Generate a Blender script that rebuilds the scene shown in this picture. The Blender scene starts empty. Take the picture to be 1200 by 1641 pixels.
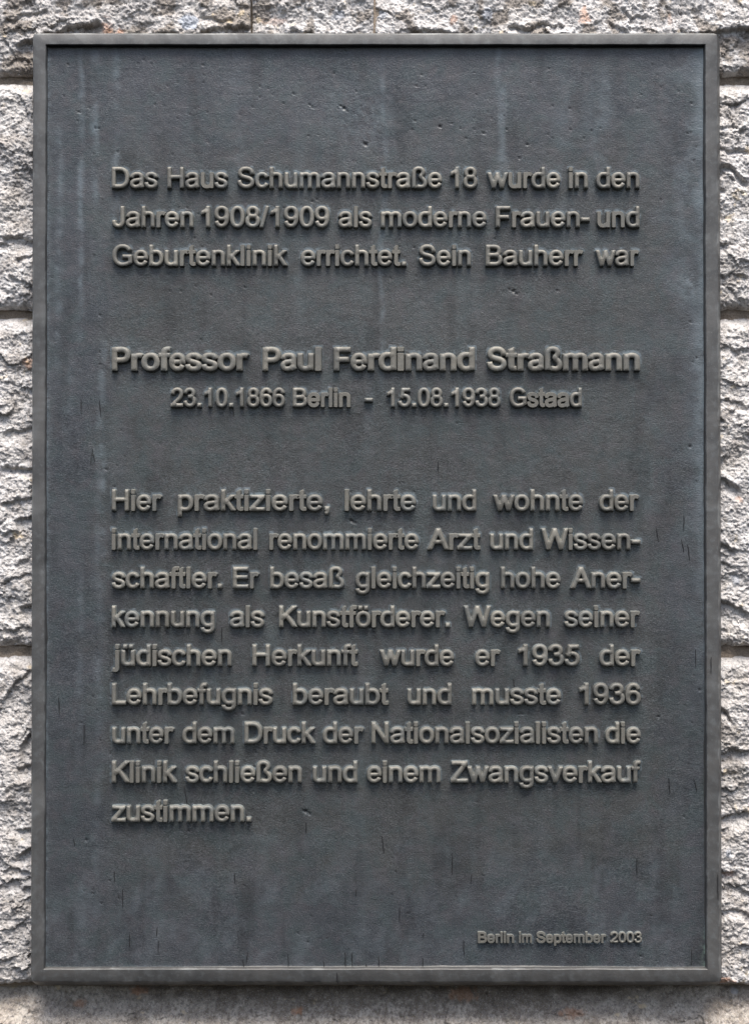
import bpy, math, random
import numpy as np
from mathutils import Vector
from mathutils.geometry import delaunay_2d_cdt

random.seed(7)
scene = bpy.context.scene
col = scene.collection

# one photograph pixel in metres; X right, Z up, the camera looks along +Y; depths d are pixels out of the wall
PX = 0.0006
def W3(x, y, d=0.0):
    return ((x - 600.0) * PX, -d * PX, (820.5 - y) * PX)

# ---------------------------------------------------------------- camera, light, exposure
DIST = 1.9
cam_d = bpy.data.cameras.new('camera')
cam = bpy.data.objects.new('camera', cam_d); col.objects.link(cam)
PITCH = math.radians(0.72)
cam.location = (0.0, -DIST * math.cos(PITCH), -DIST * math.sin(PITCH))
cam.rotation_euler = (math.radians(90) + PITCH, 0, 0)
cam_d.sensor_fit = 'VERTICAL'; cam_d.sensor_height = 24.0
cam_d.lens = 24.0 * DIST / (1641 * PX)
cam_d.clip_start = 0.05; cam_d.clip_end = 100
scene.camera = cam

SUN_EL, SUN_AZ = math.radians(66), math.radians(-8)      # azimuth from straight in front of the wall
wd = bpy.data.worlds.new('World'); scene.world = wd; wd.use_nodes = True
nt = wd.node_tree; nt.nodes.clear()
sky = nt.nodes.new('ShaderNodeTexSky'); sky.sky_type = 'NISHITA'; sky.sun_disc = False
sky.sun_elevation = SUN_EL; sky.sun_rotation = math.pi + SUN_AZ
sky.air_density = 1.0; sky.dust_density = 4.0; sky.ozone_density = 1.0
bg = nt.nodes.new('ShaderNodeBackground'); bg.inputs[1].default_value = 0.105
wo = nt.nodes.new('ShaderNodeOutputWorld')
nt.links.new(sky.outputs[0], bg.inputs[0]); nt.links.new(bg.outputs[0], wo.inputs[0])
sd = bpy.data.lights.new('sun', 'SUN'); sd.energy = 2.6; sd.angle = math.radians(36); sd.color = (1.0, 0.955, 0.9)
sun = bpy.data.objects.new('sun', sd); col.objects.link(sun)
dirv = Vector((-math.sin(SUN_AZ) * math.cos(SUN_EL), -math.cos(SUN_AZ) * math.cos(SUN_EL), math.sin(SUN_EL)))
sun.rotation_euler = dirv.to_track_quat('Z', 'Y').to_euler(); sun.location = (0, -2, 3)
scene.view_settings.view_transform = 'Standard'; scene.view_settings.look = 'None'
scene.view_settings.exposure = 1.35; scene.view_settings.gamma = 1.0

# ---------------------------------------------------------------- numpy noise
def perlin(x, y, seed=0):
    xi = np.floor(x).astype(np.int64); yi = np.floor(y).astype(np.int64)
    xf = x - xi; yf = y - yi
    def g(ix, iy):
        h = (ix * 374761393 + iy * 668265263 + seed * 974634777) & 0xffffffff
        h = ((h ^ (h >> 13)) * 1274126177) & 0xffffffff
        a = ((h ^ (h >> 16)) & 0xffff) * (2 * math.pi / 65536)
        return np.cos(a), np.sin(a)
    u = xf**3 * (xf * (xf * 6 - 15) + 10); v = yf**3 * (yf * (yf * 6 - 15) + 10)
    a, b = g(xi, yi); n00 = a * xf + b * yf
    a, b = g(xi + 1, yi); n10 = a * (xf - 1) + b * yf
    a, b = g(xi, yi + 1); n01 = a * xf + b * (yf - 1)
    a, b = g(xi + 1, yi + 1); n11 = a * (xf - 1) + b * (yf - 1)
    return 1.5 * ((n00 * (1 - u) + n10 * u) * (1 - v) + (n01 * (1 - u) + n11 * u) * v)

def fbm(x, y, lam, octs, seed, gain=.5, ridged=False):
    x, y = np.broadcast_arrays(x, y); out = np.zeros(x.shape); a = 1.0
    for i in range(octs):
        n = perlin(x / lam + 13.7 * i, y / lam - 7.3 * i, seed + i)
        out += a * ((1 - 2 * np.abs(n)) if ridged else n); a *= gain; lam *= .5
    return out

def sstep(a, b, x):
    t = np.clip((x - a) / (b - a), 0, 1); return t * t * (3 - 2 * t)

# ---------------------------------------------------------------- object helpers
def tag(o, label=None, cat=None, group=None, kind=None):
    for k, v in (('label', label), ('category', cat), ('group', group), ('kind', kind)):
        if v: o[k] = v
    return o

def link(name, me, parent=None, loc=None):
    o = bpy.data.objects.new(name, me); col.objects.link(o)
    if parent: o.parent = parent
    if loc: o.location = loc
    return o

def mesh_np(name, verts, quads, mat, smooth=True):
    me = bpy.data.meshes.new(name)
    k = len(quads[0])
    q = np.asarray(quads, np.int32); v = np.asarray(verts, np.float32)
    me.vertices.add(len(v)); me.vertices.foreach_set('co', v.ravel())
    me.loops.add(q.size); me.loops.foreach_set('vertex_index', q.ravel())
    me.polygons.add(len(q)); me.polygons.foreach_set('loop_start', np.arange(0, q.size, k, dtype=np.int32))
    me.polygons.foreach_set('loop_total', np.full(len(q), k, np.int32))
    me.polygons.foreach_set('use_smooth', np.full(len(q), smooth))
    me.update(calc_edges=True); me.validate()
    me.materials.append(mat)
    return me

def grid_quads(nx, ny):
    """front faces (towards the camera) for a grid stored row by row, rows going down"""
    i = np.arange(nx - 1)[None, :] + np.arange(ny - 1)[:, None] * nx
    i = i.ravel()
    return np.stack([i, i + nx, i + nx + 1, i + 1], 1)

def attr(me, name, vals):
    a = me.attributes.new(name, 'FLOAT', 'POINT'); a.data.foreach_set('value', np.asarray(vals, np.float32).ravel())

# ---------------------------------------------------------------- materials
class M:
    def __init__(s, name):
        s.m = bpy.data.materials.new(name); s.m.use_nodes = True
        s.t = s.m.node_tree; s.t.nodes.clear()
        s.out = s.t.nodes.new('ShaderNodeOutputMaterial'); s.b = s.t.nodes.new('ShaderNodeBsdfPrincipled')
        s.t.links.new(s.b.outputs[0], s.out.inputs[0])
        s.co = s.t.nodes.new('ShaderNodeTexCoord').outputs['Object']
    def n(s, t, **k):
        x = s.t.nodes.new(t)
        for a, v in k.items(): setattr(x, a, v)
        return x
    def l(s, a, b): s.t.links.new(a, b)
    def put(s, sock, v):
        if isinstance(v, bpy.types.NodeSocket): s.l(v, sock)
        else: sock.default_value = v
    def world(s):
        g = s.n('ShaderNodeNewGeometry'); return g.outputs['Position']
    def map(s, vec, scale):
        x = s.n('ShaderNodeMapping'); x.inputs['Scale'].default_value = scale; s.l(vec, x.inputs[0]); return x.outputs[0]
    def noise(s, vec, scale, detail=4, rough=.55, dist=0):
        x = s.n('ShaderNodeTexNoise'); s.l(vec, x.inputs['Vector']); x.inputs['Scale'].default_value = scale
        x.inputs['Detail'].default_value = detail; x.inputs['Roughness'].default_value = rough; x.inputs['Distortion'].default_value = dist
        return x.outputs[0]
    def voro(s, vec, scale, out='Distance'):
        x = s.n('ShaderNodeTexVoronoi'); s.l(vec, x.inputs['Vector']); x.inputs['Scale'].default_value = scale; return x.outputs[out]
    def ramp(s, v, *st):
        x = s.n('ShaderNodeValToRGB'); s.l(v, x.inputs[0]); e = x.color_ramp.elements
        while len(e) < len(st): e.new(.5)
        for el, (p, c) in zip(e, st):
            el.position = p; el.color = (c, c, c, 1) if isinstance(c, (int, float)) else (*c, 1)
        return x.outputs[0]
    def mix(s, f, a, b, mode='MIX'):
        x = s.n('ShaderNodeMix', data_type='RGBA', blend_type=mode)
        s.put(x.inputs[0], f); 
        for k, v in ((6, a), (7, b)): s.put(x.inputs[k], (*v, 1) if isinstance(v, tuple) and len(v) == 3 else v)
        return x.outputs[2]
    def math(s, op, a, b=0.0):
        x = s.n('ShaderNodeMath', operation=op); s.put(x.inputs[0], a); s.put(x.inputs[1], b); return x.outputs[0]
    def attr(s, name):
        x = s.n('ShaderNodeAttribute', attribute_name=name); return x.outputs['Fac']
    def bump(s, h, strength, dist, base=None):
        x = s.n('ShaderNodeBump'); s.l(h, x.inputs['Height']); x.inputs['Strength'].default_value = strength
        x.inputs['Distance'].default_value = dist
        if base: s.l(base, x.inputs['Normal'])
        return x.outputs[0]
    def set(s, **k):
        for a, v in k.items():
            a = a.replace('_', ' ')
            s.put(s.b.inputs[a], (*v, 1) if isinstance(v, tuple) and len(v) == 3 else v)
def stone_mat(name, light, dark, warm):
    s = M(name); p = s.world()
    big = s.noise(p, 9, 3); mid = s.noise(p, 55, 5, .62, .6); fine = s.noise(p, 360, 5, .7, .4); grain = s.noise(p, 1000, 3, .65)
    c = s.mix(s.ramp(mid, (.36, 0), (.62, 1)), dark, light)
    c = s.mix(s.ramp(big, (.5, 0), (.7, .5)), c, warm)
    c = s.mix(s.attr('grime_shade'), c, (.15, .125, .098))
    c = s.mix(s.ramp(fine, (.37, .7), (.50, 0)), c, (.10, .092, .09))
    c = s.mix(s.ramp(grain, (.54, 0), (.68, .5)), c, (.70, .64, .62))
    sp = s.noise(p, 75, 2, .5)
    c = s.mix(s.ramp(sp, (.665, 0), (.74, .55)), c, (.55, .45, .30))
    c = s.mix(s.attr('rust'), c, (.42, .20, .10))
    c = s.mix(s.attr('pebble'), c, (.34, .37, .42))
    b = s.bump(fine, .65, .0011); b = s.bump(grain, .6, .0006, b)
    s.set(Base_Color=c, Roughness=.88, Normal=b, Specular_IOR_Level=.25)
    return s.m

M_STONE = [stone_mat('pale rough stone', (.53, .52, .51), (.38, .365, .352), (.46, .43, .39)),
           stone_mat('grey rough stone', (.47, .458, .446), (.335, .32, .305), (.41, .38, .345)),
           stone_mat('brown grey rough stone', (.42, .385, .335), (.26, .23, .195), (.33, .285, .23))]

def mortar_mat():
    s = M('old mortar'); p = s.world()
    a = s.noise(p, 60, 5); f = s.noise(p, 700, 4, .6)
    c = s.mix(a, (.30, .25, .20), (.20, .16, .12)); c = s.mix(s.ramp(f, (.4, .5), (.55, 0)), c, (.1, .08, .06))
    s.set(Base_Color=c, Roughness=.95, Normal=s.bump(f, .6, .0015)); return s.m
M_MORTAR = mortar_mat()

def panel_mat():
    s = M('dark patinated bronze'); p = s.world()
    cloud = s.noise(p, 16, 5, .6); blot = s.noise(p, 60, 5, .65, .4); fine = s.noise(p, 620, 3, .6); grain = s.noise(s.map(p, (1, 1, 2.1)), 420, 3, .6)
    st = s.noise(s.map(p, (1, 1, .06)), 38, 5, .65)
    c = s.mix(s.ramp(cloud, (.38, 0), (.62, 1)), (.033, .0375, .0435), (.053, .056, .063))
    c = s.mix(s.attr('wash'), c, s.mix(s.ramp(cloud, (.35, 0), (.65, 1)), (.040, .0425, .0425), (.052, .053, .051)))
    tint = s.noise(p, 33, 6, .7, .5)
    c = s.mix(s.ramp(tint, (.46, 0), (.60, .55)), c, (.040, .056, .058))
    c = s.mix(s.ramp(blot, (.5, 0), (.66, .45)), c, (.058, .052, .058))
    c = s.mix(s.ramp(st, (.54, 0), (.76, .35)), c, (.066, .078, .080))
    spk = s.noise(s.map(p, (1, 1, 1.5)), 850, 4, .7)
    c = s.mix(s.ramp(spk, (.51, 0), (.66, .6)), c, (.125, .135, .14))
    c = s.mix(s.ramp(spk, (.32, .7), (.47, 0)), c, (.018, .019, .022))
    c = s.mix(s.attr('patina'), c, (.16, .195, .215))
    c = s.mix(s.attr('verdigris'), c, (.22, .33, .25))
    c = s.mix(s.attr('grime_shade'), c, (.015, .014, .015))
    b = s.bump(grain, .45, .0007); b = s.bump(s.noise(p, 150, 4, .6), .35, .0012, b)
    r = s.ramp(blot, (.3, .34), (.7, .5))
    s.set(Base_Color=c, Metallic=.35, Roughness=r, Normal=b, Specular_IOR_Level=.5)
    return s.m
M_PANEL = panel_mat()

def metal_mat(name, c0, c1, c2, metallic, rough, rub=None):
    s = M(name); p = s.world()
    a = s.noise(p, 24, 5, .6); f = s.noise(p, 900, 3, .6); m = s.noise(p, 150, 4, .6)
    st = s.noise(s.map(p, (1, 1, .12)), 150, 4, .65)
    c = s.mix(s.ramp(a, (.35, 0), (.65, 1)), c0, c1)
    c = s.mix(s.ramp(m, (.5, 0), (.7, .6)), c, c2)
    c = s.mix(s.ramp(st, (.55, 0), (.75, .35)), c, tuple(v * .55 for v in c0))
    if rub is None:
        c = s.mix(s.attr('wear'), c, (.26, .27, .265)); c = s.mix(s.attr('dark_tone'), c, (.05, .05, .048))
    if rub:
        c = s.mix(s.math('MULTIPLY', s.ramp(s.attr('high'), (.55, 1), (.97, 0)), s.ramp(a, (.3, .35), (.6, .85))), c, (.20, .235, .24))
        pt = s.noise(p, 45, 5, .65)
        c = s.mix(s.ramp(pt, (.5, 0), (.64, .7)), c, (.095, .105, .105))
        oi = s.n('ShaderNodeObjectInfo').outputs['Random']
        c = s.mix(s.math('MULTIPLY', oi, .7), c, rub)
    c = s.mix(s.ramp(f, (.62, 0), (.72, .35)), c, tuple(min(1, v * 1.9) for v in c2))
    b = s.bump(f, .25, .0003); b = s.bump(m, .25, .0006, b)
    s.set(Base_Color=c, Metallic=metallic, Roughness=s.ramp(m, (.3, rough), (.7, rough + .16)), Normal=b)
    return s.m
M_FRAME = metal_mat('weathered bronze frame', (.090, .088, .085), (.060, .061, .061), (.112, .120, .122), .45, .42)
M_LETTER = metal_mat('rubbed bronze lettering', (.172, .162, .135), (.135, .129, .112), (.165, .170, .158), .35, .5, (.088, .085, .075))
def flat_mat(name, c, r):
    s = M(name); p = s.world(); c = s.mix(s.noise(p, 300, 3), c, tuple(v * .6 for v in c)); s.set(Base_Color=c, Roughness=r); return s.m
M_GRIME = flat_mat('black run-off dirt', (.012, .012, .014), .7)
# ---------------------------------------------------------------- lettering: strokes -> relief
def arc(cx, cy, rx, ry, a0, a1, n=2.25, k=44):
    out = []
    for i in range(k + 1):
        a = math.radians(a0 + (a1 - a0) * i / k)
        c, s = math.cos(a), math.sin(a)
        out.append((cx + rx * math.copysign(abs(c) ** (2 / n), c), cy + ry * math.copysign(abs(s) ** (2 / n), s)))
    return out


def cv(*p):
    """piecewise cubic through p: start, then triples (c1, c2, end); a lone 'L' before a point makes a line"""
    out, cur, i = [p[0]], p[0], 1
    while i < len(p):
        if p[i] == 'L':
            cur = p[i + 1]; out.append(cur); i += 2; continue
        a, b, c = p[i:i + 3]
        for k in range(1, 13):
            t = k / 12; u = 1 - t
            out.append((u**3 * cur[0] + 3*u*u*t * a[0] + 3*u*t*t * b[0] + t**3 * c[0],
                        u**3 * cur[1] + 3*u*u*t * a[1] + 3*u*t*t * b[1] + t**3 * c[1]))
        cur = c; i += 3
    return out


def S(pts, wv=88, wh=75, t0=1.0, t1=1.0):
    return ('S', pts, wv, wh, t0, t1)


def R(x0, y0, x1, y1):
    return ('P', [(x0, y0), (x1, y0), (x1, y1), (x0, y1)])


def P(*pts):
    return ('P', list(pts))


VS = lambda x, y0, y1, w=88: ('H', x, y0, y1, w)         # upright stem, centre x
def archp(x, x2, y=492):
    m = (x + x2) / 2 + 8; k = (x2 - x)
    return cv((x, 345), (x, 440), (x + .22 * k, y), (m, y), (x2 - .16 * k, y), (x2, y - 50), (x2, y - 152), 'L', (x2, 0))

O_ = lambda: [S(arc(278, 259.5, 199, 234, 0, 360))]
U_ = lambda: [S(cv((110, 519), 'L', (110, 185), (110, 78), (168, 27), (262, 27), (370, 27), (447, 90), (447, 195)), t1=.85), VS(447, 0, 519)]
A_ = lambda: [S(cv((78, 365), (95, 450), (160, 494), (270, 494), (390, 494), (445, 455), (445, 355), 'L', (445, 150), (445, 80), (450, 45), (468, 10))),
              S(cv((445, 305), (400, 280), (310, 272), (240, 262), (130, 246), (82, 210), (82, 143), (82, 70), (130, 25), (222, 25), (340, 25), (445, 95), (445, 215)), t0=.9, t1=.9)]
GLY = {
 'a': (556, A_), 'o': (556, O_), 'u': (556, U_),
 'b': (556, lambda: [VS(102, 0, 716), S(arc(274, 259.5, 199, 234, -148, 148), t0=.8, t1=.8)]),
 'd': (556, lambda: [VS(456, 0, 716), S(arc(282, 259.5, 201, 234, 32, 328), t0=.8, t1=.8)]),
 'p': (556, lambda: [VS(102, -206, 519), S(arc(274, 259.5, 199, 234, -148, 148), t0=.8, t1=.8)]),
 'c': (500, lambda: [S(arc(262, 259.5, 187, 234, 30, 330))]),
 'e': (556, lambda: [S(arc(278, 259.5, 195, 234, 0, 331)), ('P', [(84, 228), (512, 228), (510, 298), (84, 298)])]),
 'f': (278, lambda: [S(cv((131, 0), 'L', (131, 560), (131, 650), (165, 689), (232, 689), 'L', (290, 682))), R(9, 448, 262, 519)]),
 'g': (556, lambda: [S(arc(280, 266, 197, 227, 32, 328), t0=.8, t1=.8),
                     S(cv((452, 519), 'L', (452, 10), (452, -120), (395, -176), (265, -176), (160, -176), (95, -130), (86, -55)))]),
 'h': (556, lambda: [VS(110, 0, 716), S(archp(110, 445), t0=.8)]),
 'n': (556, lambda: [VS(110, 0, 519), S(archp(110, 445), t0=.8)]),
 'm': (833, lambda: [VS(110, 0, 519), S(archp(110, 416), t0=.8), S(archp(416, 724), t0=.8)]),
 'r': (333, lambda: [VS(109, 0, 519), S(cv((109, 300), (109, 430), (175, 488), (245, 488), (280, 488), (305, 480), (334, 462)), t0=.8)]),
 'i': (222, lambda: [VS(111, 0, 519), R(67, 615, 155, 716)]),
 'j': (222, lambda: [S(cv((111, 519), 'L', (111, -90), (111, -150), (90, -172), (45, -172), 'L', (-28, -165))), R(67, 615, 155, 716)]),
 'l': (222, lambda: [VS(111, 0, 716)]),
 'k': (500, lambda: [VS(110, 0, 716), P((362, 519), (476, 519), (150, 198), (150, 310)), P((280, 330), (498, 0), (388, 0), (212, 272))]),
 's': (500, lambda: [S(cv((425, 368), (412, 450), (350, 496), (245, 496), (140, 496), (84, 455), (84, 382), (84, 310), (150, 288), (248, 262),
                         (370, 232), (420, 205), (420, 142), (420, 70), (355, 23), (250, 23), (140, 23), (85, 70), (72, 160)), wh=76)]),
 't': (278, lambda: [S(cv((128, 600), 'L', (128, 130), (128, 60), (150, 37), (200, 37), 'L', (258, 42))), R(12, 448, 256, 519), P((84, 560), (172, 560), (172, 706), (84, 652))]),
 'v': (500, lambda: [P((7, 519), (102, 519), (294, 0), (206, 0)), P((492, 519), (398, 519), (206, 0), (294, 0))]),
 'w': (722, lambda: [P((3, 519), (95, 519), (254, 0), (164, 0)), P((316, 519), (408, 519), (254, 0), (164, 0)),
                     P((316, 519), (408, 519), (560, 0), (470, 0)), P((627, 519), (717, 519), (560, 0), (470, 0))]),
 'z': (500, lambda: [R(40, 446, 466, 519), R(20, 0, 480, 76), P((338, 450), (466, 450), (150, 72), (22, 72))]),
 '\u00df': (611, lambda: [S(cv((109, 0), 'L', (109, 520), (109, 640), (175, 691), (285, 691), (395, 691), (453, 640), (453, 565), (453, 505), (415, 475), (385, 440),
                          (350, 395), (368, 368), (435, 318), (500, 270), (525, 220), (525, 160), (525, 75), (465, 25), (375, 25), 'L', (250, 42)), wh=76)]),
 'A': (667, lambda: [P((0, 0), (106, 0), (384, 716), (278, 716)), P((668, 0), (560, 0), (278, 716), (384, 716)), R(170, 214, 490, 294)]),
 'B': (667, lambda: [VS(122, 0, 716, 95), S(cv((122, 674), 'L', (330, 674), (470, 674), (535, 620), (535, 528), (535, 430), (470, 373), (330, 373), 'L', (122, 373)), 92, 82),
                     S(cv((330, 373), (490, 373), (576, 315), (576, 208), (576, 95), (500, 42), (350, 42), 'L', (122, 42)), 94, 84)]),
 'D': (722, lambda: [VS(124, 0, 716, 95), S(cv((124, 674), 'L', (330, 674), (530, 674), (626, 560), (626, 360), (626, 155), (530, 42), (330, 42), 'L', (124, 42)), 95, 84)]),
 'E': (667, lambda: [VS(126, 0, 716, 95), R(126, 632, 612, 716), R(126, 336, 584, 418), R(126, 0, 618, 84)]),
 'F': (611, lambda: [VS(129, 0, 716, 95), R(129, 632, 566, 716), R(129, 306, 506, 390)]),
 'G': (778, lambda: [S(arc(384, 358, 294, 330, 33, 268) + cv((384, 28), (490, 28), (590, 62), (664, 118)), 95, 82), R(618, 100, 711, 360), R(400, 278, 711, 360)]),
 'H': (722, lambda: [VS(127, 0, 716, 95), VS(596, 0, 716, 95), R(127, 338, 596, 422)]),
 'J': (500, lambda: [S(cv((378, 716), 'L', (378, 215), (378, 85), (320, 29), (222, 29), (115, 29), (68, 90), (64, 212)), 95, 82)]),
 'K': (667, lambda: [VS(121, 0, 716, 95), P((534, 716), (662, 716), (160, 224), (160, 350)), P((365, 428), (672, 0), (546, 0), (292, 362))]),
 'L': (556, lambda: [VS(121, 0, 716, 95), R(121, 0, 521, 84)]),
 'N': (722, lambda: [VS(122, 0, 716, 91), VS(596, 0, 716, 91), P((78, 716), (175, 716), (640, 0), (543, 0))]),
 'P': (667, lambda: [VS(125, 0, 716, 95), S(cv((125, 674), 'L', (345, 674), (505, 674), (576, 610), (576, 504), (576, 395), (505, 330), (345, 330), 'L', (125, 330)), 95, 84)]),
 'S': (667, lambda: [S(cv((566, 492), (555, 620), (470, 686), (325, 686), (190, 686), (110, 620), (110, 528), (110, 432), (180, 400), (330, 366),
                         (490, 330), (564, 290), (564, 195), (564, 90), (480, 30), (340, 30), (190, 30), (98, 105), (90, 235)), 92, 84)]),
 'W': (944, lambda: [P((10, 716), (108, 716), (288, 0), (192, 0)), P((418, 716), (524, 716), (288, 0), (192, 0)),
                     P((418, 716), (524, 716), (750, 0), (654, 0)), P((836, 716), (932, 716), (750, 0), (654, 0))]),
 'Z': (611, lambda: [R(45, 632, 562, 716), R(20, 0, 584, 84), P((434, 640), (562, 640), (150, 80), (22, 80))]),
 '0': (556, lambda: [S(arc(276, 353, 190, 330, 0, 360, 2.35), 88, 74)]),
 '1': (556, lambda: [P((373, 719), (316, 719), (290, 672), (240, 622), (180, 578), (109, 543), (109, 457), (170, 482), (240, 522), (290, 562)), R(285, 0, 373, 719)]),
 '2': (556, lambda: [S(cv((80, 505), (90, 620), (165, 682), (280, 682), (395, 682), (460, 610), (460, 515), (460, 400), (370, 320), (260, 225), (165, 143), (120, 105), (92, 52)), 90, 76), R(30, 0, 504, 84)]),
 '3': (556, lambda: [S(cv((83, 535), (100, 630), (170, 682), (265, 682), (370, 682), (430, 620), (430, 540), (430, 440), (355, 392), (225, 388)), 90, 74),
                     S(cv((225, 388), (400, 392), (470, 320), (470, 215), (470, 100), (385, 29), (268, 29), (160, 29), (95, 90), (80, 198)), 90, 76)]),
 '5': (556, lambda: [R(170, 624, 482, 707), P((112, 345), (196, 335), (246, 707), (172, 707)),
                     S(cv((128, 362), (170, 405), (215, 430), (272, 430), (390, 430), (466, 350), (466, 235), (466, 110), (380, 29), (268, 29), (160, 29), (95, 90), (80, 190)), 90, 76)]),
 '6': (556, lambda: [S(arc(284, 228, 187, 202, 0, 360)), S(cv((462, 535), (435, 630), (375, 684), (292, 684), (150, 684), (86, 550), (86, 330), (86, 200), (110, 120), (160, 70)))]),
 '8': (556, lambda: [S(arc(276, 532, 158, 152, 0, 360), 84, 74), S(arc(276, 208, 191, 182, 0, 360))]),
 '.': (278, lambda: [R(87, 0, 190, 104)]),
 ',': (278, lambda: [R(87, 0, 190, 104), P((190, 104), (140, 104), (140, -10), (132, -55), (87, -92), (108, -142), (160, -110), (184, -60), (190, 0))]),
 '-': (333, lambda: [R(32, 214, 302, 302)]),
 '/': (278, lambda: [P((0, -12), (72, -12), (278, 728), (206, 728))]),
}
GLY['9'] = (556, lambda: [(s[0], [(552 - x, 712 - y) for x, y in s[1]]) + tuple(s[2:]) for s in GLY['6'][1]()])
GLY['\u00f6'] = (556, lambda: O_() + [R(128, 615, 220, 716), R(338, 615, 430, 716)])
GLY['\u00fc'] = (556, lambda: U_() + [R(128, 615, 220, 716), R(338, 615, 430, 716)])
BOLD = {'P': 667, 'r': 389, 'o': 611, 'f': 333, 'e': 556, 's': 556, 'a': 556, 'u': 611, 'l': 278, 'F': 611, 'd': 611, 'i': 278,
        'n': 611, 'S': 667, 't': 333, '\u00df': 611, 'm': 889}


def polys_of(ch, k=1.0):
    """convex pieces of a glyph at stroke weight k"""
    out = []
    for s in GLY[ch][1]():
        if s[0] == 'P':
            q = np.array(s[1], float)
            if k != 1:                                   # thicken about the piece's own middle
                c = (q.min(0) + q.max(0)) / 2; half = (q.max(0) - q.min(0)) / 2
                f = np.where(half < 60, k, 1 + (k - 1) * 45 / np.maximum(half, 1))
                if half.max() < 60: f[1] = 1.06               # dots keep their gap
                q = c + (q - c) * f
            out.append(q)
        elif s[0] == 'H':
            _, x, y0, y1, w = s; h = w * k / 2
            out.append(np.array([(x - h, y0), (x + h, y0), (x + h, y1), (x - h, y1)], float))
        else:
            _, pts, wv, wh, t0, t1 = s
            p = [np.array(pts[0], float)]
            for a in pts[1:]:
                if np.hypot(*(np.array(a) - p[-1])) > .5: p.append(np.array(a, float))
            p = np.array(p); n = len(p)
            L = np.concatenate([[0], np.cumsum(np.hypot(*(p[1:] - p[:-1]).T))]); L /= L[-1]
            d = p[1:] - p[:-1]; d /= np.hypot(d[:, 0], d[:, 1])[:, None]
            closed = np.hypot(*(p[0] - p[-1])) < 1
            dl = np.vstack([d[-1:] if closed else d[:1], d]); dr = np.vstack([d, d[:1] if closed else d[-1:]])
            t = dl + dr; t /= np.hypot(t[:, 0], t[:, 1])[:, None]
            c = np.maximum((t * dr).sum(1), .4)
            w = np.sqrt((wv * t[:, 1]) ** 2 + (wh * t[:, 0]) ** 2) * k / 2
            tp = 1 - (1 - t0) * np.clip(1 - L / .12, 0, 1) - (1 - t1) * np.clip(1 - (1 - L) / .12, 0, 1)
            w = w * tp / c
            nn = np.stack([-t[:, 1], t[:, 0]], 1) * w[:, None]
            a, b = p + nn, p - nn
            for i in range(n - 1):
                out.append(np.array([a[i], a[i + 1], b[i + 1], b[i]]))
    return out


def in_poly(q, X, Y):
    ins = np.zeros(X.shape, bool)
    for i in range(len(q)):
        (x0, y0), (x1, y1) = q[i], q[(i + 1) % len(q)]
        if y0 == y1: continue
        ins ^= ((Y >= min(y0, y1)) & (Y < max(y0, y1)) & (X < x0 + (Y - y0) * (x1 - x0) / (y1 - y0)))
    return ins


def edt(mask, RR):
    """distance (cells) from True cells to the nearest False cell, up to RR"""
    f = np.where(mask, RR, 0).astype(np.float32)
    for _ in range(RR):
        g = f.copy(); g[:, 1:] = np.minimum(g[:, 1:], f[:, :-1] + 1); g[:, :-1] = np.minimum(g[:, :-1], f[:, 1:] + 1); f = g
    f2 = np.minimum(f, RR) ** 2; out = f2.copy()
    for k in range(1, RR + 1):
        out[k:] = np.minimum(out[k:], f2[:-k] + k * k); out[:-k] = np.minimum(out[:-k], f2[k:] + k * k)
    return np.sqrt(out)


def glyph_sdf(ch, k=1.0, cell=3.0, grow=0.0):
    X0, Y0, X1, Y1 = -120, -300, GLY[ch][0] + 120, 820
    xs = np.arange(X0, X1, cell); ys = np.arange(Y0, Y1, cell)
    m = np.zeros((len(ys), len(xs)), bool)
    pl = polys_of(ch, k)
    if k != 1:
        a = np.vstack(polys_of(ch)); b = np.vstack(pl)
        la, ha, lb, hb = a.min(0), a.max(0), b.min(0), b.max(0)
        la[0] = lb[0]; ha[0] = hb[0]                    # keep the heights of the regular cut
        pl = [(q - lb) / (hb - lb) * (ha - la) + la for q in pl]
    for q in pl:
        i0, i1 = np.searchsorted(xs, q[:, 0].min()) - 1, np.searchsorted(xs, q[:, 0].max()) + 1
        j0, j1 = np.searchsorted(ys, q[:, 1].min()) - 1, np.searchsorted(ys, q[:, 1].max()) + 1
        i0, j0 = max(i0, 0), max(j0, 0)
        XX, YY = np.meshgrid(xs[i0:i1], ys[j0:j1])
        m[j0:j1, i0:i1] |= in_poly(q, XX, YY)
    RR = 30
    s = (edt(m, RR) - edt(~m, RR)) * cell
    for _ in range(2):
        s = (np.roll(s, 1, 0) + s * 2 + np.roll(s, -1, 0)) / 4; s = (np.roll(s, 1, 1) + s * 2 + np.roll(s, -1, 1)) / 4
    return xs, ys, s + grow
# ================================================================= the stone wall
PL = (49.9, 49.8, 1156.3, 1578.6)                         # outer edge of the plaque in photo pixels
JY = [-420, 116, 498, 1046, 1589, 2080]                   # bed joints
HALF = {116: 6.5, 498: 6.5, 1046: 9.0, 1589: 4.5, -420: 6, 2080: 6}
COURSES = [[-420, 400, 600, 1640], [-420, 610, 1640], [-420, 560, 1640], [-420, 640, 1640], [-420, 1640]]
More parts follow.
